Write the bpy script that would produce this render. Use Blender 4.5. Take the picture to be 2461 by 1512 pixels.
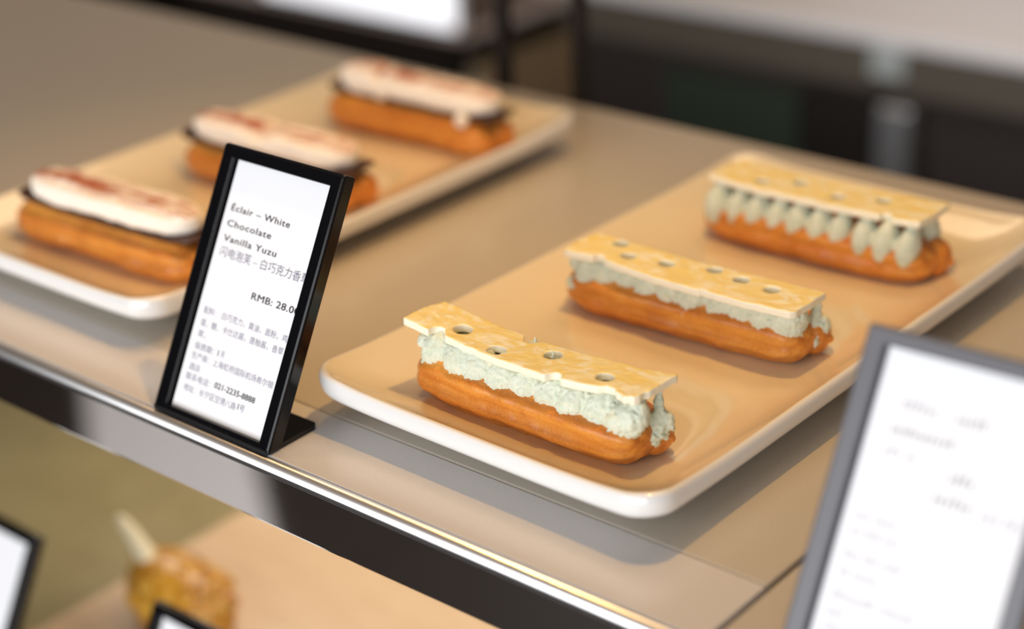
import bpy, bmesh, math, random
import numpy as np
from mathutils import Vector, Matrix, noise

for o in list(bpy.data.objects):
    bpy.data.objects.remove(o)
SC = bpy.context.scene
COL = SC.collection
Z0 = 1.15                      # height of the display shelf above the floor (m)

# ------------------------------------------------------------------ camera
cam = bpy.data.cameras.new('camera')
cam.sensor_width = 36.0
cam.sensor_fit = 'HORIZONTAL'
cam.lens = 62.275
cam.clip_start = 0.02
cam.dof.use_dof = True
cam.dof.focus_distance = 0.722
cam.dof.aperture_fstop = 3.2
camo = bpy.data.objects.new('camera', cam)
COL.objects.link(camo)
R_ = Vector((0.7694, 0.6376, -0.0376)).normalized()
F_ = Vector((-0.5895, 0.6862, -0.4262)).normalized()
U_ = R_.cross(F_).normalized()
R_ = F_.cross(U_).normalized()
camo.matrix_world = Matrix(((R_.x, U_.x, -F_.x, 0.5), (R_.y, U_.y, -F_.y, -0.4177),
                            (R_.z, U_.z, -F_.z, 0.3642 + Z0), (0, 0, 0, 1)))
SC.camera = camo

# ------------------------------------------------------------------ view, world, lights
vs = SC.view_settings
vs.view_transform = 'Standard'
vs.look = 'None'
vs.gamma = 1.0
vs.use_curve_mapping = False
vs.exposure = 0.0
SC.cycles.max_bounces = 8
SC.cycles.sample_clamp_indirect = 4.0
SC.cycles.caustics_reflective = False
SC.cycles.caustics_refractive = False

world = bpy.data.worlds.new('room_ambience')
SC.world = world
world.use_nodes = True
bg = world.node_tree.nodes['Background']
bg.inputs[0].default_value = (1.0, 0.93, 0.86, 1)
bg.inputs[1].default_value = 0.03


def area_light(name, loc, look, sx, sy, power, color, spread=180):
    l = bpy.data.lights.new(name, 'AREA')
    l.shape = 'RECTANGLE'
    l.size, l.size_y = sx, sy
    l.energy = power
    l.color = color
    l.spread = math.radians(spread)
    o = bpy.data.objects.new(name, l)
    o.location = loc
    o.rotation_euler = (Vector(look) - Vector(loc)).to_track_quat('-Z', 'Y').to_euler()
    COL.objects.link(o)
    return o


def spot_light(name, loc, look, power, color, angle, radius, blend=0.9):
    l = bpy.data.lights.new(name, 'SPOT')
    l.energy = power
    l.color = color
    l.spot_size = math.radians(angle)
    l.spot_blend = blend
    l.shadow_soft_size = radius
    o = bpy.data.objects.new(name, l)
    o.location = loc
    o.rotation_euler = (Vector(look) - Vector(loc)).to_track_quat('-Z', 'Y').to_euler()
    COL.objects.link(o)
    return o


WARM = (1.0, 0.545, 0.14)
# daylight through the shop front behind the customer
area_light('shopfront_daylight', (0.5, -2.9, 1.45), (0.5, 0.0, 1.45), 4.2, 2.7, 145.0, (0.95, 0.97, 1.0))
# warm case lamps above the trays
spot_light('case_lamp', (0.09, 0.19, Z0 + 0.52), (0.07, 0.13, Z0), 5.0, WARM, 112, 0.011, 1.0)
spot_light('case_lamp', (-0.125, 0.19, Z0 + 0.52), (-0.185, 0.15, Z0), 3.1, (1.0, 0.60, 0.26), 66, 0.011, 1.0)
# warm strip under the shelf that lights the lower shelf
area_light('under_shelf_strip', (-0.10, 0.30, Z0 - 0.045), (-0.10, 0.22, Z0 - 0.28), 0.9, 0.02, 1.55, (1.0, 0.84, 0.66))
# invented spots, added to brighten the board and counters behind the case
spot_light('added_back_spot', (-0.95, -0.2, 2.75), (-1.28, 1.29, Z0 - 0.16), 420.0, (0.97, 0.98, 1.0), 16, 0.03, 0.4)
spot_light('added_back_spot', (-0.5, 0.6, 2.75), (0.1, 1.75, Z0 - 0.2), 58.0, (0.98, 0.97, 1.0), 50, 0.05, 0.8)
spot_light('added_back_spot', (-0.9, 1.2, 2.75), (-1.08, 1.52, 0.84), 11.0, (1.0, 0.86, 0.76), 34, 0.05, 0.8)
# unseen warm fill added overhead to lift the ambient light
area_light('added_warm_fill', (-0.3, 0.9, 2.70), (-0.3, 0.7, 0.0), 1.6, 0.5, 10.0, (1.0, 0.72, 0.46))


# ------------------------------------------------------------------ material helpers
def mat(name, base, rough=0.5, metal=0.0, coat=0.0, coat_rough=0.05, sss=0.0, sss_col=None, spec=0.5, build=None):
    m = bpy.data.materials.new(name)
    m.use_nodes = True
    nt = m.node_tree
    b = nt.nodes['Principled BSDF']
    b.inputs['Base Color'].default_value = (*base, 1)
    b.inputs['Roughness'].default_value = rough
    b.inputs['Metallic'].default_value = metal
    b.inputs['Specular IOR Level'].default_value = spec
    b.inputs['Coat Weight'].default_value = coat
    b.inputs['Coat Roughness'].default_value = coat_rough
    if sss:
        b.inputs['Subsurface Weight'].default_value = sss
        b.inputs['Subsurface Radius'].default_value = sss_col or (0.004, 0.002, 0.001)
        b.inputs['Subsurface Scale'].default_value = 1.0
    if build:
        build(nt, b)
    return m


def N(nt, typ, **kw):
    n = nt.nodes.new(typ)
    for k, v in kw.items():
        if k.startswith('i_'):
            n.inputs[k[2:].replace('_', ' ')].default_value = v
        else:
            setattr(n, k, v)
    return n


def obj_coord(nt, scale=(1, 1, 1), loc=(0, 0, 0)):
    tc = N(nt, 'ShaderNodeTexCoord')
    mp = N(nt, 'ShaderNodeMapping')
    mp.inputs['Scale'].default_value = scale
    mp.inputs['Location'].default_value = loc
    nt.links.new(tc.outputs['Object'], mp.inputs['Vector'])
    return mp.outputs['Vector']


def noise_tex(nt, vec, scale, detail=4, rough=0.55, dist=0.0):
    n = N(nt, 'ShaderNodeTexNoise')
    n.inputs['Scale'].default_value = scale
    n.inputs['Detail'].default_value = detail
    n.inputs['Roughness'].default_value = rough
    n.inputs['Distortion'].default_value = dist
    nt.links.new(vec, n.inputs['Vector'])
    return n.outputs['Fac']


def ramp(nt, fac, stops):
    r = N(nt, 'ShaderNodeValToRGB')
    el = r.color_ramp.elements
    while len(el) < len(stops):
        el.new(0.5)
    for e, (p, c) in zip(el, stops):
        e.position = p
        e.color = (*c, 1) if len(c) == 3 else c
    nt.links.new(fac, r.inputs['Fac'])
    return r.outputs['Color']


def bump(nt, b, height, strength, distance):
    n = N(nt, 'ShaderNodeBump')
    n.inputs['Strength'].default_value = strength
    n.inputs['Distance'].default_value = distance
    nt.links.new(height, n.inputs['Height'])
    nt.links.new(n.outputs['Normal'], b.inputs['Normal'])


def mixc(nt, fac, a, b, mode='MIX'):
    m = N(nt, 'ShaderNodeMix', data_type='RGBA', blend_type=mode)
    for sock, v in ((m.inputs[0], fac), (m.inputs[6], a), (m.inputs[7], b)):
        if isinstance(v, (int, float)):
            sock.default_value = v
        elif isinstance(v, tuple):
            sock.default_value = (*v, 1)
        else:
            nt.links.new(v, sock)
    return m.outputs[2]


# ------------------------------------------------------------------ materials
def b_choux(nt, b):
    v = obj_coord(nt, (0.03, 1, 1))
    n1 = noise_tex(nt, v, 210, 2, 0.5)
    c = ramp(nt, n1, [(0.36, (0.40, 0.090, 0.007)), (0.50, (0.60, 0.180, 0.015)), (0.62, (0.80, 0.34, 0.055))])
    v2 = obj_coord(nt, (0.75, 1, 1))
    n2 = noise_tex(nt, v2, 60, 4, 0.6)
    c = mixc(nt, 0.40, c, ramp(nt, n2, [(0.35, (0.42, 0.10, 0.010)), (0.55, (0.72, 0.25, 0.028)), (0.72, (0.86, 0.42, 0.10))]))
    v3 = obj_coord(nt)
    n3 = noise_tex(nt, v3, 1100, 3, 0.6)
    c = mixc(nt, 0.16, c, ramp(nt, n3, [(0.35, (0.32, 0.08, 0.01)), (0.62, (0.9, 0.46, 0.12))]))
    n4 = noise_tex(nt, v3, 70, 2, 0.5)
    c = mixc(nt, ramp(nt, n4, [(0.67, (0, 0, 0)), (0.77, (0.8, 0.8, 0.8))]), c, (0.38, 0.075, 0.012))
    nt.links.new(c, b.inputs['Base Color'])
    n5 = noise_tex(nt, obj_coord(nt, (0.4, 1, 1)), 800, 4, 0.65)
    bump(nt, b, n5, 0.22, 0.0009)


M_choux = mat('baked_choux', (0.55, 0.22, 0.05), 0.40, coat=0.28, coat_rough=0.26, build=b_choux, spec=0.4)


def b_cream(nt, b):
    v = obj_coord(nt)
    n1 = noise_tex(nt, v, 260, 5, 0.6)
    c = ramp(nt, n1, [(0.3, (0.66, 0.72, 0.56)), (0.6, (0.775, 0.82, 0.68)), (0.8, (0.84, 0.855, 0.74))])
    sp = noise_tex(nt, v, 2100, 1, 0.5)
    c = mixc(nt, ramp(nt, sp, [(0.745, (0, 0, 0)), (0.78, (1, 1, 1))]), c, (0.12, 0.17, 0.07))
    nt.links.new(c, b.inputs['Base Color'])
    nb = noise_tex(nt, v, 1500, 6, 0.75)
    bump(nt, b, nb, 0.55, 0.0008)


M_green = mat('pale_green_cream', (0.68, 0.75, 0.56), 0.85, sss=0.15, sss_col=(0.002, 0.002, 0.001), spec=0.2, build=b_cream)


def b_plaque(nt, b):
    v = obj_coord(nt, (0.6, 1, 1))
    n1 = noise_tex(nt, v, 48, 3, 0.5, 4.5)
    c = ramp(nt, n1, [(0.36, (0.90, 0.72, 0.27)), (0.50, (0.90, 0.77, 0.38)), (0.60, (0.93, 0.87, 0.62))])
    geo = N(nt, 'ShaderNodeTexCoord')
    sep = N(nt, 'ShaderNodeSeparateXYZ')
    nt.links.new(geo.outputs['Normal'], sep.inputs[0])
    top = ramp(nt, sep.outputs['Z'], [(0.55, (0, 0, 0)), (0.85, (1, 1, 1))])   # upper face only: swirls plus the warm lamps' yellow painted in
    c = mixc(nt, top, (0.90, 0.84, 0.66), c)
    nt.links.new(c, b.inputs['Base Color'])
    n2 = noise_tex(nt, v, 240, 4, 0.6, 1.5)
    bump(nt, b, n2, 0.10, 0.0010)


M_plaque = mat('white_chocolate', (0.88, 0.78, 0.5), 0.33, coat=0.15, coat_rough=0.2, sss=0.1, sss_col=(0.003, 0.002, 0.001), build=b_plaque)


def b_vanilla(nt, b):
    tc = N(nt, 'ShaderNodeTexCoord')
    sep = N(nt, 'ShaderNodeSeparateXYZ')
    nt.links.new(tc.outputs['Normal'], sep.inputs[0])
    top = ramp(nt, sep.outputs['Z'], [(0.55, (0, 0, 0)), (0.85, (1, 1, 1))])
    pos = N(nt, 'ShaderNodeSeparateXYZ')
    nt.links.new(tc.outputs['Object'], pos.inputs[0])
    band = N(nt, 'ShaderNodeMapRange')          # dusted along the middle of the slab
    band.inputs['From Min'].default_value = -0.013
    band.inputs['From Max'].default_value = 0.013
    nt.links.new(pos.outputs['Y'], band.inputs['Value'])
    mid = ramp(nt, band.outputs['Result'], [(0.10, (0, 0, 0)), (0.26, (1, 1, 1)), (0.60, (1, 1, 1)), (0.86, (0, 0, 0))])
    v = obj_coord(nt, (0.05, 1, 1))
    st = noise_tex(nt, v, 480, 2, 0.5, 0.2)
    stripes = ramp(nt, st, [(0.42, (0.08, 0.08, 0.08)), (0.50, (1, 1, 1))])
    v2 = obj_coord(nt, (0.6, 1, 1))
    cl = noise_tex(nt, v2, 120, 3, 0.6)
    clumps = ramp(nt, cl, [(0.30, (0.25, 0.25, 0.25)), (0.50, (1, 1, 1))])
    f = mixc(nt, 1.0, top, stripes, 'MULTIPLY')
    f = mixc(nt, 1.0, f, mid, 'MULTIPLY')
    f = mixc(nt, 1.0, f, clumps, 'MULTIPLY')
    c = mixc(nt, f, (0.87, 0.80, 0.70), (0.40, 0.11, 0.05))
    nt.links.new(c, b.inputs['Base Color'])


M_vanilla = mat('cocoa_dusted_cream', (0.86, 0.79, 0.66), 0.7, sss=0.1, sss_col=(0.003, 0.002, 0.001), spec=0.25, build=b_vanilla)
M_dark_choc = mat('dark_chocolate', (0.055, 0.020, 0.010), 0.35)


def b_porcelain(nt, b):
    n = noise_tex(nt, obj_coord(nt), 14, 2, 0.5)
    bump(nt, b, n, 0.05, 0.004)


M_porcelain = mat('white_porcelain', (0.83, 0.82, 0.80), 0.22, coat=1.0, coat_rough=0.05, build=b_porcelain)


M_lamp_tint = mat('porcelain_lamp_tint', (0.82, 0.725, 0.53), 0.22, coat=1.0, coat_rough=0.05, build=b_porcelain)  # white porcelain with warm lamp light mixed into the base colour


def b_laminate(base):
    def f(nt, b):
        v = obj_coord(nt)
        n = noise_tex(nt, v, 900, 4, 0.6)
        c = mixc(nt, ramp(nt, n, [(0.4, (0, 0, 0)), (0.65, (1, 1, 1))]), base, tuple(min(1, x * 1.05) for x in base))
        nt.links.new(c, b.inputs['Base Color'])
        bump(nt, b, n, 0.06, 0.0003)
    return f


C_shelf = (0.50, 0.455, 0.385)
C_strip = (0.60, 0.58, 0.57)
M_shelf = mat('taupe_laminate', C_shelf, 0.26, coat=0.25, coat_rough=0.12, build=b_laminate(C_shelf))
M_strip = mat('pale_grey_laminate', C_strip, 0.26, coat=0.25, coat_rough=0.12, build=b_laminate(C_strip))
M_seam = mat('seam', (0.16, 0.13, 0.10), 0.6)


def b_steel(nt, b):
    v = obj_coord(nt, (0.05, 1, 1))
    n = noise_tex(nt, v, 900, 4, 0.6)
    r = N(nt, 'ShaderNodeMapRange')
    r.inputs['To Min'].default_value = 0.02
    r.inputs['To Max'].default_value = 0.05
    nt.links.new(n, r.inputs['Value'])
    nt.links.new(r.outputs['Result'], b.inputs['Roughness'])


M_steel = mat('polished_steel', (0.86, 0.84, 0.83), 0.07, metal=1.0, build=b_steel)


M_satin_steel = mat('satin_steel', (0.80, 0.78, 0.77), 0.30, metal=1.0)


def b_acrylic(nt, b):
    n = noise_tex(nt, obj_coord(nt), 1400, 3, 0.6)
    bump(nt, b, n, 0.10, 0.0003)
    n2 = noise_tex(nt, obj_coord(nt, (1, 0.3, 1)), 420, 5, 0.7, 1.2)
    sc = ramp(nt, n2, [(0.66, (0, 0, 0)), (0.72, (1, 1, 1))])
    nt.links.new(mixc(nt, sc, (0.003, 0.003, 0.004), (0.030, 0.030, 0.033)), b.inputs['Base Color'])


M_acrylic = mat('black_acrylic', (0.003, 0.003, 0.004), 0.16, spec=0.35, build=b_acrylic)
M_window_sheen = mat('black_acrylic_window_sheen', (0.11, 0.11, 0.125), 0.32, spec=0.7)  # black acrylic; the window's reflection is painted in as a grey base
M_paper = mat('white_card', (0.88, 0.88, 0.90), 0.6, spec=0.3)
M_ink = mat('black_ink', (0.02, 0.02, 0.035), 0.7)
M_ink_grey = mat('grey_ink', (0.42, 0.42, 0.52), 0.7)
M_ink_pale = mat('pale_grey_ink', (0.56, 0.56, 0.66), 0.7)


def b_khaki(nt, b):
    n = noise_tex(nt, obj_coord(nt), 30, 3, 0.5)
    c = ramp(nt, n, [(0.35, (0.265, 0.225, 0.115)), (0.7, (0.31, 0.265, 0.14))])
    nt.links.new(c, b.inputs['Base Color'])


M_khaki = mat('khaki_laminate', (0.3, 0.25, 0.13), 0.35, coat=0.1, build=b_khaki)


def b_board(nt, b):
    n = noise_tex(nt, obj_coord(nt, (1, 8, 8)), 24, 4, 0.55, 0.8)
    c = ramp(nt, n, [(0.35, (0.60, 0.44, 0.28)), (0.7, (0.68, 0.52, 0.35))])
    nt.links.new(c, b.inputs['Base Color'])


M_board = mat('pale_wood', (0.66, 0.5, 0.33), 0.4, coat=0.15, coat_rough=0.2, build=b_board)


def b_caramel(nt, b):
    n = noise_tex(nt, obj_coord(nt), 130, 4, 0.6)
    c = ramp(nt, n, [(0.33, (0.30, 0.11, 0.006)), (0.5, (0.52, 0.25, 0.02)), (0.68, (0.74, 0.46, 0.09))])
    nt.links.new(c, b.inputs['Base Color'])


M_caramel = mat('caramel_glaze', (0.6, 0.28, 0.04), 0.30, coat=0.2, build=b_caramel)
M_ivory = mat('ivory_chocolate', (0.84, 0.76, 0.52), 0.4)
M_black = mat('black_metal', (0.018, 0.014, 0.012), 0.4)
M_black_front = mat('black_laminate', (0.007, 0.005, 0.004), 0.6, spec=0.05)
M_bronze = mat('bronze_grey_stone', (0.115, 0.095, 0.072), 0.5)
M_white_top = mat('white_quartz', (0.80, 0.79, 0.80), 0.3)
M_whitebox = mat('white_cardboard', (0.90, 0.90, 0.93), 0.6)
M_darkdoor = mat('dark_brown_panel', (0.045, 0.034, 0.030), 0.45)
M_greenglass = mat('dark_green_glass', (0.045, 0.060, 0.045), 0.12, spec=0.3)
M_handle = mat('brushed_steel', (0.55, 0.56, 0.57), 0.35, metal=0.8)
M_plate = mat('grey_label', (0.46, 0.50, 0.50), 0.5)
M_tan_top = mat('tan_stone', (0.13, 0.100, 0.085), 0.55)
M_tanside = mat('tan_panel', (0.50, 0.37, 0.23), 0.6)


def b_wall(nt, b):
    n = noise_tex(nt, obj_coord(nt), 2.5, 4, 0.6)
    c = ramp(nt, n, [(0.3, (0.42, 0.33, 0.28)), (0.7, (0.52, 0.42, 0.36))])
    nt.links.new(c, b.inputs['Base Color'])


M_wall = mat('warm_plaster', (0.48, 0.38, 0.32), 0.8, build=b_wall)


def b_floor(nt, b):
    br = N(nt, 'ShaderNodeTexBrick')
    br.offset = 0.0
    br.inputs['Color1'].default_value = (0.034, 0.026, 0.022, 1)
    br.inputs['Color2'].default_value = (0.037, 0.028, 0.024, 1)
    br.inputs['Mortar'].default_value = (0.02, 0.016, 0.014, 1)
    br.inputs['Scale'].default_value = 1.0
    br.inputs['Mortar Size'].default_value = 0.004
    br.inputs['Brick Width'].default_value = 0.9
    br.inputs['Row Height'].default_value = 0.9
    nt.links.new(obj_coord(nt), br.inputs['Vector'])
    nt.links.new(br.outputs['Color'], b.inputs['Base Color'])


M_floor = mat('dark_brown_tile', (0.035, 0.027, 0.023), 0.6, build=b_floor, spec=0.2)
M_ceiling = mat('ceiling_paint', (0.42, 0.37, 0.32), 0.9)
M_added_band = mat('added_pale_band', (0.88, 0.86, 0.85), 0.6)


# ------------------------------------------------------------------ object helpers
def link(name, me, material, parent=None, loc=None, rot=None, smooth=True):
    if smooth:
        me.polygons.foreach_set('use_smooth', [True] * len(me.polygons))
    if material and not me.materials:
        me.materials.append(material)
    o = bpy.data.objects.new(name, me)
    COL.objects.link(o)
    if parent:
        o.parent = parent
    if loc:
        o.location = loc
    if rot:
        o.rotation_euler = rot
    return o


def thing(name, label, cat, loc=(0, 0, 0), rotz=0.0, group=None):
    o = bpy.data.objects.new(name, None)
    o.empty_display_size = 0.02
    COL.objects.link(o)
    o.location = loc
    o.rotation_euler = (0, 0, rotz)
    o['label'] = label
    o['category'] = cat
    if group:
        o['group'] = group
    return o


def structure(o):
    o['kind'] = 'structure'
    return o


def box_mesh(name, x0, x1, y0, y1, z0, z1, bevel=0.0, seg=3):
    bm = bmesh.new()
    bmesh.ops.create_cube(bm, size=1.0)
    for v in bm.verts:
        v.co = Vector((x0 + (v.co.x + .5) * (x1 - x0), y0 + (v.co.y + .5) * (y1 - y0), z0 + (v.co.z + .5) * (z1 - z0)))
    if bevel:
        bmesh.ops.bevel(bm, geom=bm.edges[:], offset=bevel, segments=seg, profile=0.5, affect='EDGES')
    me = bpy.data.meshes.new(name)
    bm.to_mesh(me)
    bm.free()
    return me


def box(name, x0, x1, y0, y1, z0, z1, material, parent=None, bevel=0.0, seg=3):
    """A box whose origin is the centre of its base (unless it is a child)."""
    if parent:
        me = box_mesh(name, x0, x1, y0, y1, z0, z1, bevel, seg)
        return link(name, me, material, parent, smooth=False)
    cx, cy = (x0 + x1) / 2, (y0 + y1) / 2
    me = box_mesh(name, x0 - cx, x1 - cx, y0 - cy, y1 - cy, 0, z1 - z0, bevel, seg)
    return link(name, me, material, None, (cx, cy, z0), smooth=False)


def mesh_np(name, verts, faces):
    me = bpy.data.meshes.new(name)
    me.from_pydata([tuple(v) for v in verts], [], faces)
    me.update()
    return me


def evaluated(me, mods):
    """Bake modifiers given as (type, {settings}) into a new mesh."""
    o = bpy.data.objects.new('bake', me)
    COL.objects.link(o)
    for t, kw in mods:
        m = o.modifiers.new(t, t)
        for k, v in kw.items():
            setattr(m, k, v)
    dg = bpy.context.evaluated_depsgraph_get()
    dg.update()
    out = bpy.data.meshes.new_from_object(o.evaluated_get(dg))
    bpy.data.objects.remove(o)
    return out


def fbm(p, scale, seed, octs=3):
    s, a, tot = 0.0, 1.0, 0.0
    q = Vector(p) * scale + Vector((seed * 3.17, seed * 1.71, seed * 2.39))
    for _ in range(octs):
        s += a * noise.noise(q)
        tot += a
        a *= 0.5
        q = q * 2.03
    return s / tot


def displace(me, fn):
    me.update()
    nrm = [v.normal.copy() for v in me.vertices]
    for v, n in zip(me.vertices, nrm):
        v.co = v.co + n * fn(v.co, n)
    me.update()


# ------------------------------------------------------------------ room shell
def room():
    X0, X1, Y0, Y1, H = -4.2, 3.6, -3.0, 2.9, 2.85
    structure(box('floor', X0, X1, Y0, Y1, -0.08, 0.0, M_floor))
    structure(box('ceiling', X0, X1, Y0, Y1, H, H + 0.08, M_ceiling))
    structure(box('wall_back', X0, X1, Y1, Y1 + 0.1, 0.0, H, M_wall))
    structure(box('wall_left', X0 - 0.1, X0, Y0, Y1, 0.0, H, M_wall))
    structure(box('wall_right', X1, X1 + 0.1, Y0, Y1, 0.0, H, M_wall))


room()


# ------------------------------------------------------------------ display case
def profile_mesh(name, prof, x0, x1, nx=2):
    """Extrude a closed (y, z) outline along x."""
    n = len(prof)
    vs_, fs = [], []
    for i in range(nx):
        x = x0 + (x1 - x0) * i / (nx - 1)
        vs_ += [(x, y, z) for y, z in prof]
    for i in range(nx - 1):
        for j in range(n):
            k = (j + 1) % n
            fs.append((i * n + j, i * n + k, (i + 1) * n + k, (i + 1) * n + j))
    fs.append(tuple(range(n))[::-1])
    fs.append(tuple((nx - 1) * n + j for j in range(n)))
    return mesh_np(name, vs_, fs)


SHELF_X1 = 0.218
D_SHELF = 0.437
case = thing('display_case', 'open pastry display case with two taupe shelves and polished steel front edge', 'display case', (0, 0.22, 0))
CY = 0.22


def case_part(name, x0, x1, y0, y1, z0, z1, m, parent=case, bevel=0.0, seg=2):
    return box(name, x0, x1, y0 - CY, y1 - CY, z0, z1, m, parent, bevel, seg)


upper = case_part('upper_shelf', -1.9, SHELF_X1, 0.0452, D_SHELF, Z0 - 0.012, Z0, M_shelf, bevel=0.001)
case_part('front_strip', -1.9, SHELF_X1, 0.004, 0.0448, Z0 - 0.012, Z0, M_strip, upper, bevel=0.0006)
side_shelf = case_part('side_shelf', SHELF_X1 + 0.0022, 1.2, 0.004, D_SHELF, Z0 - 0.012, Z0, M_shelf, bevel=0.001)
# steel fascia with a rounded nose
fas_parent = case
nose = []
for a in np.linspace(math.radians(20), math.radians(190), 14):
    nose.append((0.0020 + 0.0036 * math.cos(a), -0.0036 + 0.0036 * math.sin(a)))
prof = [(y - CY, z + Z0) for y, z in [(0.0060, -0.0030)] + nose + [(0.0056, -0.0060)]]
link('steel_nose', profile_mesh('steel_nose', prof, -1.9, 1.2), M_satin_steel, fas_parent, smooth=True)
prof = [(0.0056, -0.0064), (-0.0006, -0.0064), (-0.0006, -0.0305), (0.0000, -0.0315), (0.012, -0.0315), (0.012, -0.0125), (0.0056, -0.0125)]
prof = [(y - CY, z + Z0) for y, z in prof]
me = profile_mesh('steel_fascia', prof, -1.9, 1.2)
fas = link('steel_fascia', me, M_steel, case, smooth=True)
for p in fas.data.polygons:
    p.use_smooth = len(p.vertices) == 4
try:
    fas.data.set_sharp_from_angle(angle=math.radians(15))
except Exception:
    pass
LOW = Z0 - 0.28
case_part('lower_shelf', -1.9, 1.2, -0.004, D_SHELF, LOW - 0.02, LOW, M_khaki, bevel=0.001)
case_part('plinth', -1.9, 1.2, 0.05, D_SHELF, 0.0, LOW - 0.021, M_black)
case_part('end_panel', -1.94, -1.9, 0.0, D_SHELF, 0.0, Z0 + 0.0, M_black)
case_part('end_panel', 1.2, 1.24, 0.0, D_SHELF, 0.0, Z0 + 0.0, M_black)
for px in (-0.2405, -0.1765):
    case_part('post', px - 0.003, px + 0.003, D_SHELF + 0.004, D_SHELF + 0.016, 0.0, Z0 + 0.60, M_black)
board = box('serving_board', -0.329, 0.75, 0.036, 0.425, LOW + 0.0003, LOW + 0.009, M_board, bevel=0.0015)
board['label'] = 'pale wooden board lying on the lower shelf under the horned pastry'
board['category'] = 'board'


# ------------------------------------------------------------------ trays
TW, TL = 0.185, 0.333
T_PROF = [  # (inset from outer outline, height)
    (0.034, 0.0000), (0.031, 0.0000), (0.029, 0.0012), (0.027, 0.0036), (0.020, 0.0052), (0.010, 0.0082),
    (0.0040, 0.0108), (0.0012, 0.0128), (0.0002, 0.0150), (0.0000, 0.0175), (0.0003, 0.0200), (0.0012, 0.0215), (0.0026, 0.0220),
    (0.0042, 0.0211), (0.0070, 0.0195), (0.0105, 0.0177), (0.0145, 0.0159), (0.0190, 0.0141), (0.0240, 0.0125), (0.0290, 0.0112), (0.0340, 0.0103), (0.0400, 0.0097), (0.0480, 0.0095)]


def rrect(w, l, r, nc=10, ns=14):
    """Rounded rectangle outline, counter-clockwise, with the same point count for any size."""
    pts = []
    hw, hl = w / 2, l / 2
    corners = [(hw - r, -hl + r, -90), (hw - r, hl - r, 0), (-hw + r, hl - r, 90), (-hw + r, -hl + r, 180)]
    arcs = []
    for cx, cy, a0 in corners:
        arcs.append([(cx + r * math.cos(math.radians(a0 + 90 * k / nc)), cy + r * math.sin(math.radians(a0 + 90 * k / nc))) for k in range(nc + 1)])
    for i in range(4):
        pts += arcs[i]
        a, b = arcs[i][-1], arcs[(i + 1) % 4][0]
        pts += [(a[0] + (b[0] - a[0]) * k / ns, a[1] + (b[1] - a[1]) * k / ns) for k in range(1, ns)]
    return pts


def tray_mesh():
    vs_, fs = [], []
    n = None
    for d, z in T_PROF:
        r = max(0.0150 - d * 0.15, 0.006)
        out = rrect(TW - 2 * d, TL - 2 * d, r)
        n = len(out)
        for x, y in out:
            u, w = abs(x) / (TW / 2), abs(y) / (TL / 2)
            lift = 0.0055 * (u ** 5) * (w ** 8) * min(1.0, max(0.0, (z - 0.006) / 0.012))
            vs_.append((x, y, z + lift))
    L = len(T_PROF)
    for i in range(L - 1):
        for j in range(n):
            k = (j + 1) % n
            fs.append((i * n + j, i * n + k, (i + 1) * n + k, (i + 1) * n + j))
    fs.append(tuple(range(n))[::-1])
    # flat floor inside: fan from the centre
    c = len(vs_)
    vs_.append((0, 0, T_PROF[-1][1]))
    for j in range(n):
        fs.append(((L - 1) * n + j, (L - 1) * n + (j + 1) % n, c))
    me = mesh_np('serving_tray', vs_, fs)
    me.materials.append(M_porcelain)
    me.materials.append(M_lamp_tint)
    for i, p in enumerate(me.polygons):       # well: same white porcelain, with the lamps' warmth painted into its colour
        if i >= 12 * n and i != (L - 1) * n:
            p.material_index = 1
    return evaluated(me, [('SUBSURF', dict(levels=1))])


TME = tray_mesh()
TRAYS = [(-0.0081, 0.0355, -0.0141, 'long white porcelain tray carrying the three green-cream eclairs'),
         (-0.3001, 0.0379, 0.0010, 'long white porcelain tray carrying the three cocoa-dusted eclairs')]
for x, y, r, lab in TRAYS:
    c, s = math.cos(r), math.sin(r)
    o = link('serving_tray', TME, M_porcelain, None,
             (x + TW / 2 * c - TL / 2 * s, y + TW / 2 * s + TL / 2 * c, Z0 + 0.0003), (0, 0, r))
    o['label'] = lab
    o['category'] = 'tray'
    o['group'] = 'white serving trays'
TRAY_Z = 0.0100


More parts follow.
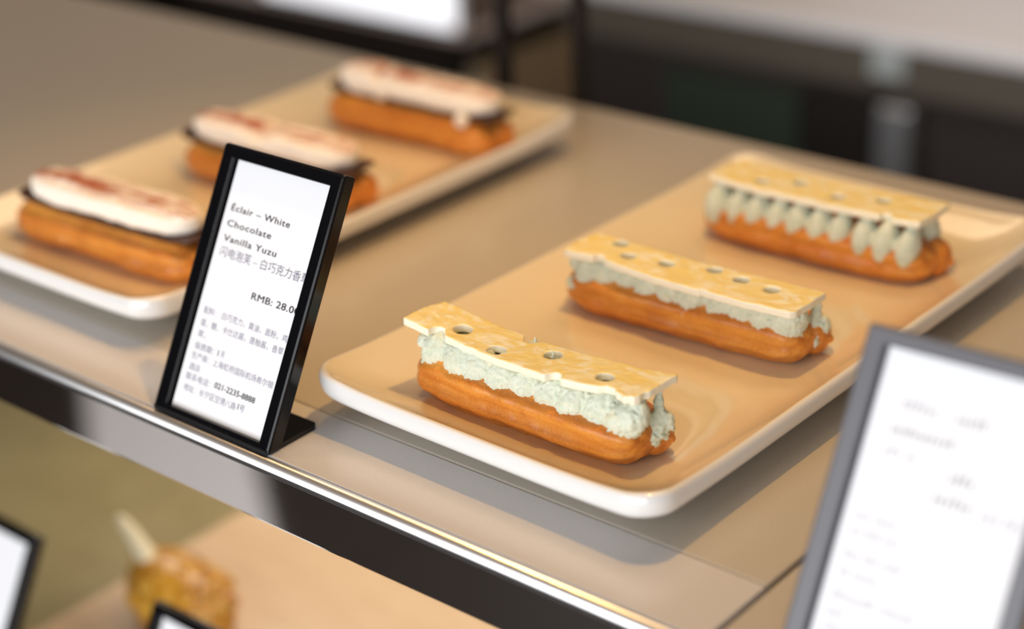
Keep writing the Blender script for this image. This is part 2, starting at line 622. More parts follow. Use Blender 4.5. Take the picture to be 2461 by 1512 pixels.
# ------------------------------------------------------------------ eclairs
def choux_mesh(L, W, H, seed, cleft=0.10, waist=0.0):
    nu, nv = 150, 84
    vs_, fs = [], []
    ph = random.Random(seed).uniform(0, 6)
    for i in range(nu + 1):
        t = -1 + 2 * i / nu
        tt = max(-1, min(1, math.sin(t * math.pi / 2)))       # denser near the ends
        e = (1 - abs(tt) ** 9.0) ** 0.45 if abs(tt) < 1 else 0.0
        x = tt * L / 2
        swell = 1 + 0.05 * math.sin(3.1 * tt + ph) - waist * math.exp(-(tt / 0.25) ** 2)
        endness = max(0.0, (abs(tt) - 0.72) / 0.28)
        for j in range(nv):
            a = 2 * math.pi * j / nv
            ridge = 1 + 0.046 * math.cos(9 * a + 0.6 + 0.3 * math.sin(2.2 * tt + ph)) * (1 - 0.4 * endness)
            dent = 1 - cleft * 2.2 * endness * math.exp(-((a - math.pi / 2 + 0.25) / 0.20) ** 2) - cleft * endness * math.exp(-((a - math.pi * 0.10) / 0.2) ** 2)
            ca, sa = math.cos(a), math.sin(a)
            sy = math.copysign(abs(ca) ** 0.92, ca)
            sz = math.copysign(abs(sa) ** 0.88, sa)
            y = sy * W / 2 * e * swell * ridge * dent
            z = sz * H / 2 * e * (0.6 + 0.4 * e) * ridge * dent
            p = Vector((x, y, z))
            f = fbm(p, 55, seed, 3) * 0.0022 + fbm(p * 1, 260, seed + 5, 2) * 0.0004
            d = Vector((0, ca, sa))
            p += d * f * e
            vs_.append(p)
    n = nv
    for i in range(nu):
        for j in range(n):
            k = (j + 1) % n
            fs.append((i * n + j, (i + 1) * n + j, (i + 1) * n + k, i * n + k))
    zmin = -H / 2 * 0.80
    for v in vs_:
        if v.z < zmin:
            v.z = zmin + (v.z - zmin) * 0.12
    lo = min(v.z for v in vs_)
    for v in vs_:
        v.z -= lo
    me = mesh_np('choux_bun', vs_, fs)
    # the pinched second lobe at one end
    bm = bmesh.new()
    bm.from_mesh(me)
    z = H * 0.40
    blob(bm, (L / 2 - 0.0052, W * 0.20, z), (0.0078, 0.0088, H * 0.38), Euler((0, 0, 0.25)), 4)
    blob(bm, (L / 2 + 0.0018, W * 0.22, z * 0.9), (0.0024, 0.0022, 0.0022), None, 2)
    bm.to_mesh(me)
    bm.free()
    return me


def blob(bm, c, r, rot=None, seg=2):
    m = Matrix.Translation(Vector(c)) @ (rot.to_matrix().to_4x4() if rot is not None else Matrix.Identity(4)) @ Matrix.Diagonal((*r, 1))
    bmesh.ops.create_icosphere(bm, subdivisions=seg, radius=1.0, matrix=m)


def cone_blob(bm, base, tip, r0, r1, n=7):
    b, t = Vector(base), Vector(tip)
    for k in range(n + 1):
        f = k / n
        r = r0 + (r1 - r0) * f ** 0.8
        p = b.lerp(t, f)
        blob(bm, p, (r, r, r), None, 2)


from mathutils import Euler


def cream_waves(L, seed, n=9, W=0.0305, z0=0.0140, z1=0.0305, tips=()):
    """Soft overlapping piped folds, one continuous cream."""
    rnd = random.Random(seed)
    bm = bmesh.new()
    h = z1 - z0
    w = L / n
    for k in range(n):
        x = -L / 2 + L * (k + 0.5) / n
        for side in ((-1, 1) if k < n - 1 else (-1,)):
            y = side * (W / 2 - 0.0072 + rnd.uniform(-0.0010, 0.0010))
            lean = math.radians(30 + rnd.uniform(-9, 9))
            g = rnd.uniform(0.92, 1.12)
            blob(bm, (x + rnd.uniform(-.0015, .0015), y, z0 + h * 0.50), (w * 0.62 * g, 0.0068, h * 0.62), Euler((side * 0.20, lean, rnd.uniform(-.2, .2))), 3)
            for q in range(4 if k < n - 1 else 2):          # frilly foot
                blob(bm, (x + w * (q - 1.5) * 0.27 + rnd.uniform(-.0008, .0008), y + side * (0.0022 + rnd.uniform(-.0006, .0008)), z0 + h * rnd.uniform(-0.02, 0.17)),
                     (w * rnd.uniform(0.20, 0.32), 0.0044, rnd.uniform(0.0026, 0.0042)), Euler((0, lean * 0.5, 0)), 2)
        if k < n - 1:
            blob(bm, (x, 0, z0 + h * 0.4), (w * 0.8, W * 0.34, h * 0.52), None, 2)
    # the last big fold, the curled start and a piped peak at the end
    blob(bm, (L / 2 - 0.0095, -W * 0.23, z0 + h * 0.46), (0.0098, 0.0074, 0.0064), Euler((0.1, -0.42, 0.18)), 4)
    blob(bm, (L / 2 - 0.0070, -W * 0.02, z0 + h * 0.30), (0.0050, 0.0060, 0.0050), None, 3)
    blob(bm, (-L / 2 + 0.0006, -W * 0.18, z0 + h * 0.62), (0.0066, 0.0066, 0.0046), Euler((0, 0.45, 0)), 3)
    cone_blob(bm, (L / 2 - 0.0008, 0.0040, z0 - 0.0010), (L / 2 - 0.0012, 0.0060, z0 + h * 1.02), 0.0050, 0.0012)
    blob(bm, (L / 2 + 0.0020, 0.0060, z0 + 0.0032), (0.0032, 0.0034, 0.0046), None, 3)
    blob(bm, (L / 2 - 0.0002, 0.0010, z0 - 0.0020), (0.0034, 0.0034, 0.0036), None, 3)
    for tx, ty in tips:                 # little peaks under the plaque's holes
        cone_blob(bm, (tx, ty, z1 - 0.006), (tx, ty, z1 + 0.0032), 0.0034, 0.0006)
    me = bpy.data.meshes.new('piped_cream')
    bm.to_mesh(me)
    bm.free()
    me = evaluated(me, [('REMESH', dict(mode='VOXEL', voxel_size=0.0006)), ('SMOOTH', dict(factor=0.5, iterations=3))])

    def fn(p, nn):
        a = fbm(p, 190, seed, 3) * 0.0015
        b_ = fbm(p, 760, seed + 3, 3) * 0.00080
        lo = max(0.0, min(1.0, 1 - (p.z - z0 - 0.001) / 0.007))
        c_ = (fbm(p, 520, seed + 9, 3) * 0.0024 + fbm(p, 1500, seed + 19, 2) * 0.0005) * lo
        pit = fbm(p, 430, seed + 17, 2)
        d_ = -0.0022 * max(0.0, pit - 0.36) / 0.3
        return a + b_ + c_ + d_
    displace(me, fn)
    return me


def cream_drops(L, seed, n=10, W=0.031, z0=0.0135, z1=0.0315):
    """Two rows of piped upright teardrops joined at the foot."""
    rnd = random.Random(seed)
    bm = bmesh.new()
    h = z1 - z0
    for row, y in ((-1, -W / 2 + 0.0060), (1, W / 2 - 0.0060)):
        for k in range(n):
            x = -L / 2 + L * (k + 0.5) / n + rnd.uniform(-.0008, .0008)
            sc = rnd.uniform(0.92, 1.08)
            pts = 12
            for q in range(pts):
                f = q / (pts - 1)
                r = sc * (0.0028 + 0.0054 * math.sin(math.pi * min(1.0, (f + 0.18) / 1.05)) ** 1.1 * (1 - 0.35 * f))
                blob(bm, (x + 0.0024 * (f - 0.4), y + row * (0.0014 - 0.0026 * f), z0 + h * f), (r * 0.84, r * 1.1, r), None, 2)
    blob(bm, (0, 0, z0 + 0.003), (L / 2, W * 0.34, 0.006), None, 4)
    me = bpy.data.meshes.new('piped_cream')
    bm.to_mesh(me)
    bm.free()
    me = evaluated(me, [('REMESH', dict(mode='VOXEL', voxel_size=0.0007)), ('SMOOTH', dict(factor=0.5, iterations=3))])
    displace(me, lambda p, nn: fbm(p, 260, seed, 3) * 0.0007 + fbm(p, 800, seed + 2, 2) * 0.0003)
    return me


def plaque_mesh(outline, holes, z, bend, thick=0.0036, seed=1):
    """Thin chocolate sheet with round holes; outline and holes in local x, y."""
    cu = bpy.data.curves.new('plaque', 'CURVE')
    cu.dimensions = '2D'
    cu.fill_mode = 'BOTH'
    cu.extrude = thick / 2 - 0.0004
    cu.bevel_depth = 0.0004
    cu.bevel_resolution = 2

    def add(pts):
        s = cu.splines.new('POLY')
        s.points.add(len(pts) - 1)
        for p, q in zip(s.points, pts):
            p.co = (q[0], q[1], 0, 1)
        s.use_cyclic_u = True
    # dense wavering outline
    dense = []
    n = len(outline)
    for i in range(n):
        a, b = Vector(outline[i]), Vector(outline[(i + 1) % n])
        m = max(1, int((b - a).length / 0.0012))
        for k in range(m):
            p = a.lerp(b, k / m)
            w = 0.00045 * noise.noise(Vector((p.x * 170, p.y * 170, seed * 7.3))) + 0.0002 * noise.noise(Vector((p.x * 700, p.y * 700, seed)))
            d = (b - a).normalized()
            dense.append((p.x - d.y * w, p.y + d.x * w))
    add(dense)
    for hx, hy, rx, ry in holes:
        add([(hx + rx * math.cos(2 * math.pi * k / 28), hy + ry * math.sin(2 * math.pi * k / 28)) for k in range(28)][::-1])
    o = bpy.data.objects.new('bake', cu)
    COL.objects.link(o)
    dg = bpy.context.evaluated_depsgraph_get()
    me = bpy.data.meshes.new_from_object(o.evaluated_get(dg))
    bpy.data.objects.remove(o)
    me = evaluated(me, [('WELD', dict(merge_threshold=0.00004)), ('REMESH', dict(mode='VOXEL', voxel_size=0.00055)), ('SMOOTH', dict(factor=0.5, iterations=2))])
    for v in me.vertices:
        v.co.z += z + bend(v.co.x, v.co.y)
    displace(me, lambda p, nn: fbm(p, 160, seed, 3) * 0.00035 + fbm(p, 600, seed + 1, 2) * 0.00012)
    return me


def eclair(label, x, y, yaw, L, W, H, seed, group, cleft=0.12, waist=0.0):
    e = thing('eclair', label, 'pastry', (x, y, Z0 + TRAY_Z), yaw, group)
    link('choux_bun', choux_mesh(L, W, H, seed, cleft, waist), M_choux, e)
    return e


def local(e, pts):
    c, s = math.cos(-e.rotation_euler.z), math.sin(-e.rotation_euler.z)
    out = []
    for p in pts:
        dx, dy = p[0] - e.location.x, p[1] - e.location.y
        out.append((dx * c - dy * s, dx * s + dy * c) + tuple(p[2:]))
    return out


G1 = 'green-cream eclairs on the right tray'
G2 = 'cocoa-dusted eclairs on the left tray'

# -- nearest green eclair
e1 = eclair('golden eclair with ruffled pale green cream, nearest the front rim of its tray', 0.0852, 0.0785, math.radians(-0.8), 0.1205, 0.0355, 0.0260, 11, G1)
hol1 = [(0.0482, 0.0762, 0.0047, 0.0043), (0.0712, 0.0707, 0.0046, 0.0042), (0.0938, 0.0795, 0.0045, 0.0041), (0.1240, 0.0744, 0.0044, 0.0038)]
tips1 = [(h[0] - 0.0036, h[1]) for h in local(e1, [(0.0938, 0.0795), (0.0790, 0.0865)])]
link('piped_cream', cream_waves(0.1125, 21, tips=tips1), M_green, e1, (0.0036, 0, 0))
out1 = [(0.0235, 0.0667), (0.0320, 0.0668), (0.0368, 0.0668), (0.0374, 0.0700), (0.0398, 0.0722), (0.0425, 0.0720), (0.0440, 0.0695), (0.0462, 0.0678),
        (0.0700, 0.0655), (0.0900, 0.0643), (0.1020, 0.0636), (0.1030, 0.0660), (0.1056, 0.0682), (0.1085, 0.0672), (0.1100, 0.0645), (0.1200, 0.0655),
        (0.1260, 0.0668), (0.1290, 0.0690), (0.1330, 0.0690), (0.1355, 0.0668), (0.1385, 0.0663), (0.1400, 0.0652), (0.1420, 0.0668), (0.1436, 0.0665), (0.1446, 0.0690), (0.1440, 0.0715), (0.1453, 0.0740), (0.1458, 0.0820), (0.1464, 0.0914),
        (0.1300, 0.0888), (0.1150, 0.0880), (0.1006, 0.0872), (0.0850, 0.0870), (0.0818, 0.0868), (0.0808, 0.0847), (0.0780, 0.0830), (0.0748, 0.0834), (0.0730, 0.0860),
        (0.0718, 0.0880), (0.0550, 0.0892), (0.0372, 0.0900), (0.0264, 0.0896), (0.0236, 0.0800)]
link('chocolate_plaque', plaque_mesh(local(e1, out1), local(e1, hol1), 0.0321,
     lambda x, y: 0.0024 * (x / 0.06) ** 2 - 0.0012 + 0.0006 * math.sin(x * 60)), M_plaque, e1)

# -- middle green eclair
e2 = eclair('golden eclair with ruffled pale green cream, middle one on its tray', 0.0865, 0.1885, math.radians(2.5), 0.1285, 0.0345, 0.0255, 12, G1)
link('piped_cream', cream_waves(0.1180, 22, n=10, z0=0.0125, z1=0.0280), M_green, e2, (0.0030, 0, 0))
out2 = [(0.0300, 0.1690), (0.0440, 0.1712), (0.0455, 0.1742), (0.0485, 0.1745), (0.0505, 0.1715), (0.0800, 0.1690), (0.1040, 0.1690), (0.1045, 0.1702), (0.1250, 0.1690), (0.1492, 0.1700), (0.1512, 0.1720), (0.1518, 0.1950),
        (0.1300, 0.1960), (0.0900, 0.1945), (0.0600, 0.1945), (0.0310, 0.1935), (0.0285, 0.1840)]
hol2 = [(0.0461, 0.1900, 0.0043, 0.0039), (0.0570, 0.1812, 0.0043, 0.0039), (0.0761, 0.1842, 0.0043, 0.0039), (0.0979, 0.1905, 0.0043, 0.0039), (0.1137, 0.1880, 0.0043, 0.0039), (0.1307, 0.1858, 0.0042, 0.0038)]
link('chocolate_plaque', plaque_mesh(local(e2, out2), local(e2, hol2), 0.0298,
     lambda x, y: 0.0012 * (x / 0.06) ** 2 - 0.0003, seed=2), M_plaque, e2)

# -- far green eclair
e3 = eclair('golden eclair with upright teardrops of pale green cream, farthest on its tray', 0.0905, 0.2955, math.radians(1.0), 0.1280, 0.0350, 0.0250, 13, G1)
link('piped_cream', cream_drops(0.1180, 23), M_green, e3)
out3 = [(0.0345, 0.2815), (0.0700, 0.2800), (0.0720, 0.2810), (0.1050, 0.2815), (0.1290, 0.2825), (0.1295, 0.2850), (0.1325, 0.2868), (0.1355, 0.2850), (0.1365, 0.2822), (0.1495, 0.2835), (0.1510, 0.2950), (0.1502, 0.3120),
        (0.1200, 0.3110), (0.0800, 0.3095), (0.0370, 0.3085), (0.0340, 0.2950)]
hol3 = [(0.0600, 0.2900, 0.0042, 0.0038), (0.0761, 0.2990, 0.0042, 0.0038), (0.1012, 0.2925, 0.0042, 0.0038), (0.1220, 0.3000, 0.0042, 0.0038)]
link('chocolate_plaque', plaque_mesh(local(e3, out3), local(e3, hol3), 0.0325,
     lambda x, y: 0.0012 * (x / 0.06) ** 2 - 0.0004, seed=3), M_plaque, e3)


# -- cocoa-dusted eclairs on the left tray
def cream_slab(L, W, z0, h, seed, folds=(), step=None):
    nu, nv = 150, 80
    vs_, fs = [], []
    for i in range(nu + 1):
        t = -1 + 2 * i / nu
        tt = math.sin(t * math.pi / 2)
        e = (1 - abs(tt) ** 6) ** 0.5 if abs(tt) < 1 else 0.0
        x = tt * L / 2
        f = 1.0
        lift = 0.0
        if step:                       # one lobe stands higher than the other
            f *= 1 + step[1] / (1 + math.exp((x - step[0]) / 0.003))
        for fx, fw, amt in folds:
            g = math.exp(-((x - fx) / fw) ** 2)
            f *= 1 - amt * g
            lift += amt * g
        for j in range(nv):
            a = 2 * math.pi * j / nv
            ca, sa = math.cos(a), math.sin(a)
            y = math.copysign(abs(ca) ** 0.75, ca) * W / 2 * e * (1 + 0.25 * lift)
            z = math.copysign(abs(sa) ** 0.8, sa) * h / 2 * (0.35 + 0.65 * e if e > 0 else 0) * f
            rid = 0.0006 * math.cos(y / W * 2 * math.pi * 4.5) if sa > 0.2 else 0.0
            p = Vector((x, y, z + rid * e))
            p += Vector((0, ca, sa)) * (fbm(p, 90, seed, 3) * 0.0014 * e)
            vs_.append(Vector((p.x, p.y, p.z + z0 + h / 2)))
    n = nv
    for i in range(nu):
        for j in range(n):
            k = (j + 1) % n
            fs.append((i * n + j, (i + 1) * n + j, (i + 1) * n + k, i * n + k))
    return mesh_np('piped_cream', vs_, fs)


def choc_strip(L, W, z, seed):
    out = [(-L / 2, -W / 2 + .002), (-L / 2 + .004, -W / 2), (L / 2 - .003, -W / 2), (L / 2, -W / 2 + .003), (L / 2 - .001, W / 2 - .002), (L / 2 - .005, W / 2), (-L / 2 + .002, W / 2), (-L / 2 - .001, W / 2 - .004)]
    return plaque_mesh(out, [], z, lambda x, y: 0.002 * (x / 0.06) ** 4, thick=0.0022, seed=seed)


def vanilla(label, x, y, yaw, L, seed, slab_dx, folds, drip=None, CL=None, step=None):
    e = eclair(label, x, y, yaw, L, 0.0345, 0.0250, seed, G2, cleft=0.10, waist=0.05)
    link('chocolate_strip', choc_strip((CL or L * 0.925) + 0.010, 0.024, 0.0228, seed + 40), M_dark_choc, e, (slab_dx, 0, 0))
    c = cream_slab(CL or L * 0.925, 0.0285, 0.0233, 0.0145, seed + 60, folds, step)
    if drip:
        bm = bmesh.new()
        bm.from_mesh(c)
        for dx, dy, dz, r in drip:
            blob(bm, (dx, dy, dz), (r, r * 0.85, r), None, 3)
        bm.to_mesh(c)
        bm.free()
    link('piped_cream', c, M_vanilla, e, (slab_dx, 0, 0))
    return e


vanilla('cocoa-dusted white cream eclair nearest the front rim of its tray', -0.2035, 0.0915, math.radians(3.0), 0.1360, 31, 0.0035, [(-0.005, 0.010, 0.12)], CL=0.1190)
vanilla('cocoa-dusted white cream eclair in the middle, half hidden by the price sign', -0.2020, 0.2030, math.radians(3.0), 0.1280, 32, 0.002, [(-0.002, 0.007, 0.40)])
vanilla('cocoa-dusted white cream eclair farthest back on its tray', -0.1965, 0.3130, math.radians(1.5), 0.1290, 33, 0.004, [(-0.022, 0.006, 0.45)], step=(-0.024, 0.28), drip=[(0.043, -0.0135, 0.0225, 0.0045), (-0.021, -0.0105, 0.0290, 0.0062), (-0.020, -0.004, 0.0330, 0.0060), (-0.019, 0.004, 0.0330, 0.0060)])


# ------------------------------------------------------------------ price signs
LEAN = math.radians(28.5)
SW, SH = 0.0735, 0.1216


def text_mesh(s, size, bold=0.0, spacing=1.0, width=None, shear=0.0):
    cu = bpy.data.curves.new('text', 'FONT')
    cu.body = s
    cu.size = size
    cu.space_character = spacing
    cu.resolution_u = 3
    o = bpy.data.objects.new('bake', cu)
    COL.objects.link(o)
    dg = bpy.context.evaluated_depsgraph_get()
    dg.update()
    me = bpy.data.meshes.new_from_object(o.evaluated_get(dg))
    bpy.data.objects.remove(o)
    if bold:
        bm = bmesh.new()
        for dx, dy in ((-bold, 0), (0, 0), (bold, 0), (0, bold * 0.7), (0, -bold * 0.7)):
            t = me.copy()
            for w in t.vertices:
                w.co.x += dx
                w.co.y += dy
            bm.from_mesh(t)
            bpy.data.meshes.remove(t)
        bm.to_mesh(me)
        bm.free()
    if width and len(me.vertices):
        x1 = max(v.co.x for v in me.vertices)
        x0 = min(v.co.x for v in me.vertices)
        k = width / (x1 - x0)
        for v in me.vertices:
            v.co.x = (v.co.x - x0) * k
    return me


def join_meshes(name, items):
    """items: (mesh, u, v, material index); lays them on the card plane z = 0."""
    bm = bmesh.new()
    for me, u, v, mi in items:
        n0 = len(bm.faces)
        tmp = me.copy()
        for w in tmp.vertices:
            w.co.x += u
            w.co.y += v
            w.co.z = 0
        tmp.materials.clear()
        bm.from_mesh(tmp)
        bm.faces.ensure_lookup_table()
        for f in bm.faces[n0:]:
            f.material_index = mi
        bpy.data.meshes.remove(tmp)
    me = bpy.data.meshes.new(name)
    bm.to_mesh(me)
    bm.free()
    return me


def frame_mesh(w, h, t, border, recess, lean):
    """Holder front with a stepped opening: local x right, y up the slope, z towards the viewer."""
    bl, br, bb, bt = border
    r = 0.0010
    outer = [(0, 0), (w, 0), (w, h), (0, h)]

    def rr(x0, y0, x1, y1, rad, n=5):
        pts = []
        for cx, cy, a0 in ((x1 - rad, y0 + rad, -90), (x1 - rad, y1 - rad, 0), (x0 + rad, y1 - rad, 90), (x0 + rad, y0 + rad, 180)):
            for k in range(n + 1):
                a = math.radians(a0 + 90 * k / n)
                pts.append((cx + rad * math.cos(a), cy + rad * math.sin(a)))
        return pts
    e = 0.0013
    rings = [
        (rr(0.0, 0.0, w, h, 0.0014), -t),
        (rr(0.0, 0.0, w, h, 0.0014), -e),
        (rr(e * .3, e * .3, w - e * .3, h - e * .3, 0.0013), -e * .3),
        (rr(e, e, w - e, h - e, 0.0010), 0.0),
        (rr(bl - .0003, bb - .0003, w - br + .0003, h - bt + .0003, 0.0006), 0.0),
        (rr(bl, bb, w - br, h - bt, 0.0005), -0.0003),
        (rr(bl, bb, w - br, h - bt, 0.0005), -recess),
    ]
    vs_, fs = [], []
    n = len(rings[0][0])
    for pts, z in rings:      # the bottom edge is cut level so that it rests flat
        vs_ += [(x, y - z * math.tan(lean) if y < 0.0022 else y, z) for x, y in pts]
    for i in range(len(rings) - 1):
        for j in range(n):
            k = (j + 1) % n
            fs.append((i * n + j, i * n + k, (i + 1) * n + k, (i + 1) * n + j))
    fs.append(tuple((len(rings) - 1) * n + j for j in range(n)))
    fs.append(tuple(range(n))[::-1])
    me = mesh_np('frame', vs_, fs)
    return me


def foot_mesh(w, depth, t, inset=0.0008):
    pts = []
    r = 0.0025
    for cx, cy, a0 in ((w - inset - r, depth - r, 0), (inset + r, depth - r, 90)):
        for k in range(7):
            a = math.radians(a0 + 90 * k / 6)
            pts.append((cx + r * math.cos(a), cy + r * math.sin(a)))
    pts = [(inset, 0.0), (w - inset, 0.0)] + pts
    vs_ = [(x, y, 0) for x, y in pts] + [(x, y, t) for x, y in pts]
    n = len(pts)
    fs = [tuple(range(n))[::-1], tuple(range(n, 2 * n))]
    fs += [(j, (j + 1) % n, n + (j + 1) % n, n + j) for j in range(n)]
    return mesh_np('foot', vs_, fs)


FR_T = 0.0068
TILT = Matrix(((1, 0, 0), (0, math.sin(LEAN), -math.cos(LEAN)), (0, math.cos(LEAN), math.sin(LEAN)))).to_euler()


def sign(label, x, y, z, yaw, lettering, group, lean=None, w=SW, fm=None, border=(0.0072, 0.0066, 0.0042, 0.0060)):
    s = thing('price_sign', label, 'sign', (x, y, z), yaw, group)
    ln = lean or LEAN
    tilt = Matrix(((1, 0, 0), (0, math.sin(ln), -math.cos(ln)), (0, math.cos(ln), math.sin(ln)))).to_euler()
    f = link('frame', frame_mesh(w, SH, FR_T, border, 0.0042, ln), fm or M_acrylic, s, (0, 0, 0.0002), tilt, smooth=True)
    try:
        f.data.set_sharp_from_angle(angle=math.radians(14))
    except Exception:
        pass
    # the card stands in the slot, its edges under the frame
    c = link('card', box_mesh('card', border[0] + .0011, w - border[1] - .0001, border[2] + .0001, SH - border[3] - .0001, -0.0041, -0.0030),
             M_paper, s, (0, 0, 0.0002), tilt, smooth=False)
    if lettering:
        me = lettering.copy()
        t = link('lettering', me, None, c, (0, 0, -0.00294), smooth=False)
    link('foot', foot_mesh(w, 0.0300, 0.0022), M_acrylic, s, (0, 0.0006, 0), smooth=False)
    return s


BOLD = 0.00008
T = []


def put(s, size, u, v, width=None, mi=0, bold=0.0, spacing=1.0):
    T.append((text_mesh(s, size, bold, spacing, width), u, v, mi))


put('Éclair – White', 0.0041, 0.0117, 0.0935, 0.0366, 0, BOLD, 1.1)
put('Chocolate', 0.0041, 0.0117, 0.0866, 0.0277, 0, BOLD, 1.1)
put('Vanilla Yuzu', 0.0041, 0.0119, 0.0800, 0.0332, 0, BOLD, 1.1)
put('闪电泡芙 – 白巧克力香草', 0.0049, 0.0120, 0.0735, 0.0550, 1, 0.00004)
put('RMB: 28.00', 0.0043, 0.0375, 0.0597, 0.0290, 0, BOLD, 1.06)
put('配料： 白巧克力，黄油，面粉，鸡', 0.0035, 0.0120, 0.0474, 0.0522, 2, 0.00004)
put('蛋，糖，卡仕达酱，唐柚酱，香草', 0.0035, 0.0120, 0.0418, 0.0518, 2, 0.00004)
put('荚，', 0.0035, 0.0121, 0.0368, 0.0052, 2, 0.00004)
put('保质期：', 0.0035, 0.0121, 0.0314, 0.0126, 2, 0.00004)
put('1', 0.0036, 0.0264, 0.0316, None, 0, BOLD)
put('天', 0.0035, 0.0286, 0.0316, 0.0030, 2, 0.00004)
put('生产商：上海虹桥国际机场希尔顿', 0.0035, 0.0119, 0.0270, 0.0515, 2, 0.00004)
put('酒店', 0.0035, 0.0121, 0.0220, 0.0072, 2, 0.00004)
put('联系电话：', 0.0035, 0.0119, 0.0176, 0.0158, 2, 0.00004)
put('021-2235-8888', 0.0036, 0.0302, 0.0182, 0.0255, 0, BOLD)
put('地址：长宁区空港八路', 0.0035, 0.0123, 0.0126, 0.0335, 2, 0.00004)
put('1', 0.0036, 0.0462, 0.0132, None, 0, BOLD)
put('号', 0.0035, 0.0480, 0.0130, 0.0031, 2, 0.00004)
LETTER1 = join_meshes('lettering', T)
for m_ in (M_ink, M_ink_grey, M_ink_pale):
    LETTER1.materials.append(m_)

# the near sign's print is too soft in the photograph to read: rows of small word-shaped strokes
T2 = []
rnd = random.Random(5)


def strokes(u, v, words, h, mi):
    x = u
    for wlen in words:
        for k in range(wlen):
            bw = h * rnd.uniform(0.45, 0.62)
            hh = h * rnd.choice((0.7, 0.72, 1.0))
            T2.append((box_mesh('s', 0, h * 0.14, 0, hh, 0, 0.00001), x, v, mi))
            T2.append((box_mesh('s', 0, bw * 0.7, hh * 0.8, hh, 0, 0.00001), x, v, mi))
            x += bw + h * 0.16
        x += h * 0.5


strokes(0.0185, 0.0965, (6,), 0.0030, 1)
strokes(0.0375, 0.0965, (5,), 0.0030, 0)
strokes(0.0170, 0.0880, (11,), 0.0030, 0)
strokes(0.0165, 0.0805, (3, 2), 0.0030, 2)
strokes(0.0405, 0.0775, (4,), 0.0032, 0)
strokes(0.0370, 0.0700, (6,), 0.0032, 0)
strokes(0.0535, 0.0690, (3, 3), 0.0030, 1)
for v, ws in ((0.0575, (3, 4)), (0.0520, (2, 3, 3)), (0.0440, (3, 3, 4)), (0.0380, (2, 5)), (0.0300, (8, 7)), (0.0240, (3,)), (0.0190, (4, 9)), (0.0135, (7, 4))):
    strokes(0.0130, v, ws, 0.0027, 2)
LETTER2 = join_meshes('lettering', T2)
for m_ in (M_ink, M_ink_grey, M_ink_pale):
    LETTER2.materials.append(m_)

G3 = 'black framed price signs'
sign('black framed price sign reading Éclair White Chocolate Vanilla Yuzu, RMB 28.00', -0.0715, 0.0020, Z0 + 0.0004, 0.0, LETTER1, G3)
sign('black framed blurred price sign with grey reflection painted in, largest and closest, cut by the right picture edge', 0.2466, 0.0022, Z0 + 0.0004, math.radians(2.1), LETTER2, G3,
     lean=math.radians(29.5), w=0.0755, fm=M_window_sheen)
sign('small black framed sign on the lower shelf at the far left edge, mostly cut off', -0.274 - SW, 0.0005, LOW + 0.0004, 0.0, None, G3)
sign('small black framed sign on the lower shelf directly below the horned pastry', -0.1715, 0.0005, LOW + 0.0004, 0.0, None, G3)


# ------------------------------------------------------------------ pastry on the lower shelf
def horned_pastry():
    s = thing('glazed_pastry', 'caramel glazed nut pastry with an ivory chocolate horn on the lower shelf', 'pastry', (-0.264, 0.142, LOW + 0.0093))
    bm = bmesh.new()
    rnd = random.Random(3)
    blob(bm, (0.004, 0, 0.018), (0.048, 0.029, 0.021), Euler((0, 0.12, -0.25)), 5)
    for k in range(60):
        a = rnd.uniform(0, 2 * math.pi)
        q = math.sqrt(rnd.uniform(0, 1))
        x, y = 0.004 + 0.043 * q * math.cos(a), 0.026 * q * math.sin(a)
        zz = 0.018 + 0.020 * math.sqrt(max(0.0, 1 - q * q * 0.95))
        r = rnd.uniform(0.003, 0.0055)
        blob(bm, (x, y, zz - r * 0.45), (r * 1.2, r, r * 0.9), Euler((rnd.uniform(0, 3), rnd.uniform(0, 3), 0)), 2)
    me = bpy.data.meshes.new('glazed_body')
    bm.to_mesh(me)
    bm.free()
    me = evaluated(me, [('REMESH', dict(mode='VOXEL', voxel_size=0.0011)), ('SMOOTH', dict(factor=0.5, iterations=2))])
    for v in me.vertices:
        v.co.z = max(v.co.z, 0.0)
    link('glazed_body', me, M_caramel, s)
    # horn: a tapered curved stick leaning up and to the left
    pts = [Vector((-0.019, 0.0, 0.027)), Vector((-0.026, 0.0, 0.038)), Vector((-0.036, -0.001, 0.050)), Vector((-0.0465, -0.002, 0.0605))]
    rad = [0.0085, 0.0074, 0.0056, 0.0036]
    vs_, fs = [], []
    nv, rows = 20, 24
    for i in range(rows + 1):
        f = i / rows * (len(pts) - 1)
        k = min(int(f), len(pts) - 2)
        t = f - k
        c = pts[k].lerp(pts[k + 1], t)
        d = (pts[k + 1] - pts[k]).normalized()
        r = rad[k] + (rad[k + 1] - rad[k]) * t
        if i > rows - 4:
            r *= math.sqrt(max(0.0, 1 - ((i - (rows - 4)) / 4.0) ** 2)) if i < rows else 0.02
        s1 = d.cross(Vector((0, 1, 0))).normalized()
        s2 = d.cross(s1).normalized()
        for j in range(nv):
            a = 2 * math.pi * j / nv
            vs_.append(c + s1 * r * math.cos(a) + s2 * r * 0.8 * math.sin(a))
    for i in range(rows):
        for j in range(nv):
            k = (j + 1) % nv
            fs.append((i * nv + j, i * nv + k, (i + 1) * nv + k, (i + 1) * nv + j))
    fs.append(tuple(range(nv))[::-1])
    fs.append(tuple(rows * nv + j for j in range(nv)))
    link('chocolate_horn', mesh_np('chocolate_horn', vs_, fs), M_ivory, s)


horned_pastry()


# ------------------------------------------------------------------ behind the case
YB = 1.27
bc = thing('back_counter', 'dark back counter with green glass door and steel handle behind the right tray', 'counter', (0.0, YB + 0.3, 0))


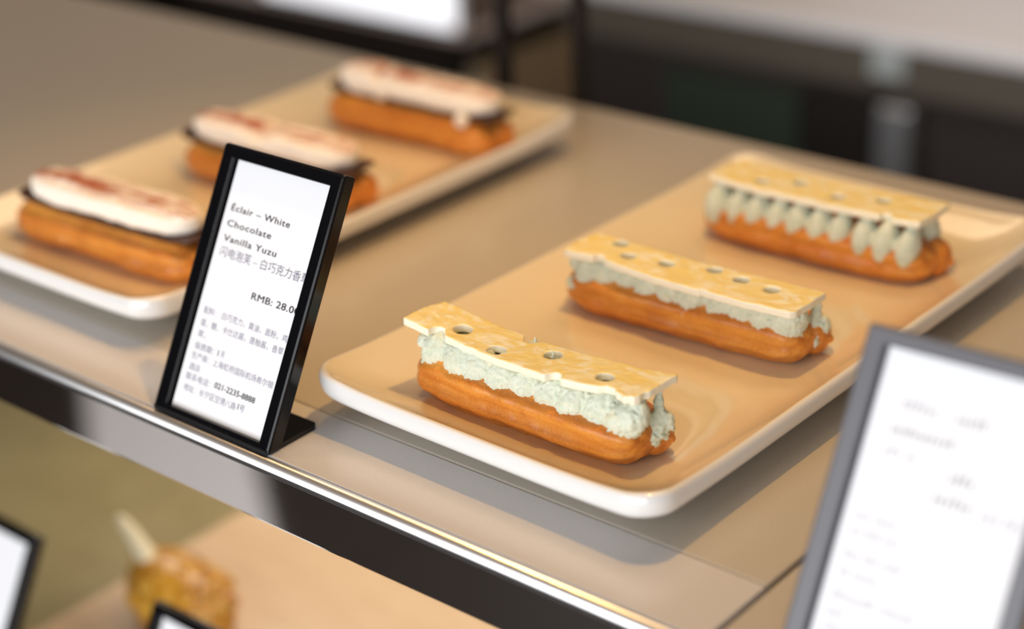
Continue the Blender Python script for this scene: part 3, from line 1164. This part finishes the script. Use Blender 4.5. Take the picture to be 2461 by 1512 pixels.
def rel(name, x0, x1, y0, y1, z0, z1, m, parent, root, bevel=0.0):
    rx, ry = root.location.x, root.location.y
    return box(name, x0 - rx, x1 - rx, y0 - ry, y1 - ry, z0, z1, m, parent, bevel)


rel('body', -0.83, 1.6, YB + 0.012, YB + 0.62, 0.0, Z0 - 0.262, M_darkdoor, bc, bc)
rel('apron', -0.84, 1.6, YB, YB + 0.62, Z0 - 0.2615, Z0 - 0.212, M_bronze, bc, bc, 0.002)
dr = rel('door', -0.69, -0.505, YB + 0.001, YB + 0.0118, 0.12, Z0 - 0.285, M_greenglass, bc, bc)
rel('door_frame', -0.50, -0.40, YB - 0.001, YB + 0.0118, 0.12, Z0 - 0.275, M_black, bc, bc)
rel('handle', -0.392, -0.352, YB - 0.024, YB - 0.002, Z0 - 0.52, Z0 - 0.270, M_handle, bc, bc, 0.004)
rel('label_plate', -0.4115, -0.371, YB - 0.006, YB - 0.0002, Z0 - 0.243, Z0 - 0.2115, M_plate, bc, bc)
top = box('worktop', -0.85, 1.6, YB - 0.002, YB + 0.63, Z0 - 0.2110, Z0 - 0.195, M_white_top, bevel=0.003)
top['label'] = 'white worktop on the dark back counter at the upper right'
top['category'] = 'worktop'

lc = thing('side_counter', 'black fronted counter with tan end panel behind the left tray', 'counter', (-2.0, YB + 0.35, 0))
rel('body', -3.2, -1.035, YB + 0.01, YB + 0.75, 0.0, Z0 - 0.336, M_black_front, lc, lc)
rel('end_panel', -1.034, -1.012, YB + 0.03, YB + 0.75, 0.0, Z0 - 0.336, M_tanside, lc, lc)
rel('worktop', -3.2, -1.008, YB, YB + 0.76, Z0 - 0.3040, Z0 - 0.300, M_tan_top, lc, lc, 0.0015)
rel('worktop_edge', -3.2, -1.008, YB, YB + 0.76, Z0 - 0.3358, Z0 - 0.3041, M_black_front, lc, lc, 0.0015)
cb = thing('white_board', 'bright white upright board standing on the black counter at the top', 'board', (-1.20, YB + 0.03, Z0 - 0.2998))
rel('panel', -1.40, -1.030, YB + 0.004, YB + 0.022, 0.0050, 0.25, M_whitebox, cb, cb, 0.002)
rel('stand', -1.40, -1.075, YB + 0.003, YB + 0.12, 0.0, 0.0048, M_black, cb, cb)

# made-up pale floor band, added only for the bright reflection in the steel edge
added_band = link('added_floor_band_1', box_mesh('added_floor_band_1', -1.0, 1.0, -0.136, 0.136, 0.0, 0.002), M_added_band, None, (-1.72, -1.24, 0.0005), (0, 0, math.radians(36)), smooth=False)
structure(added_band)
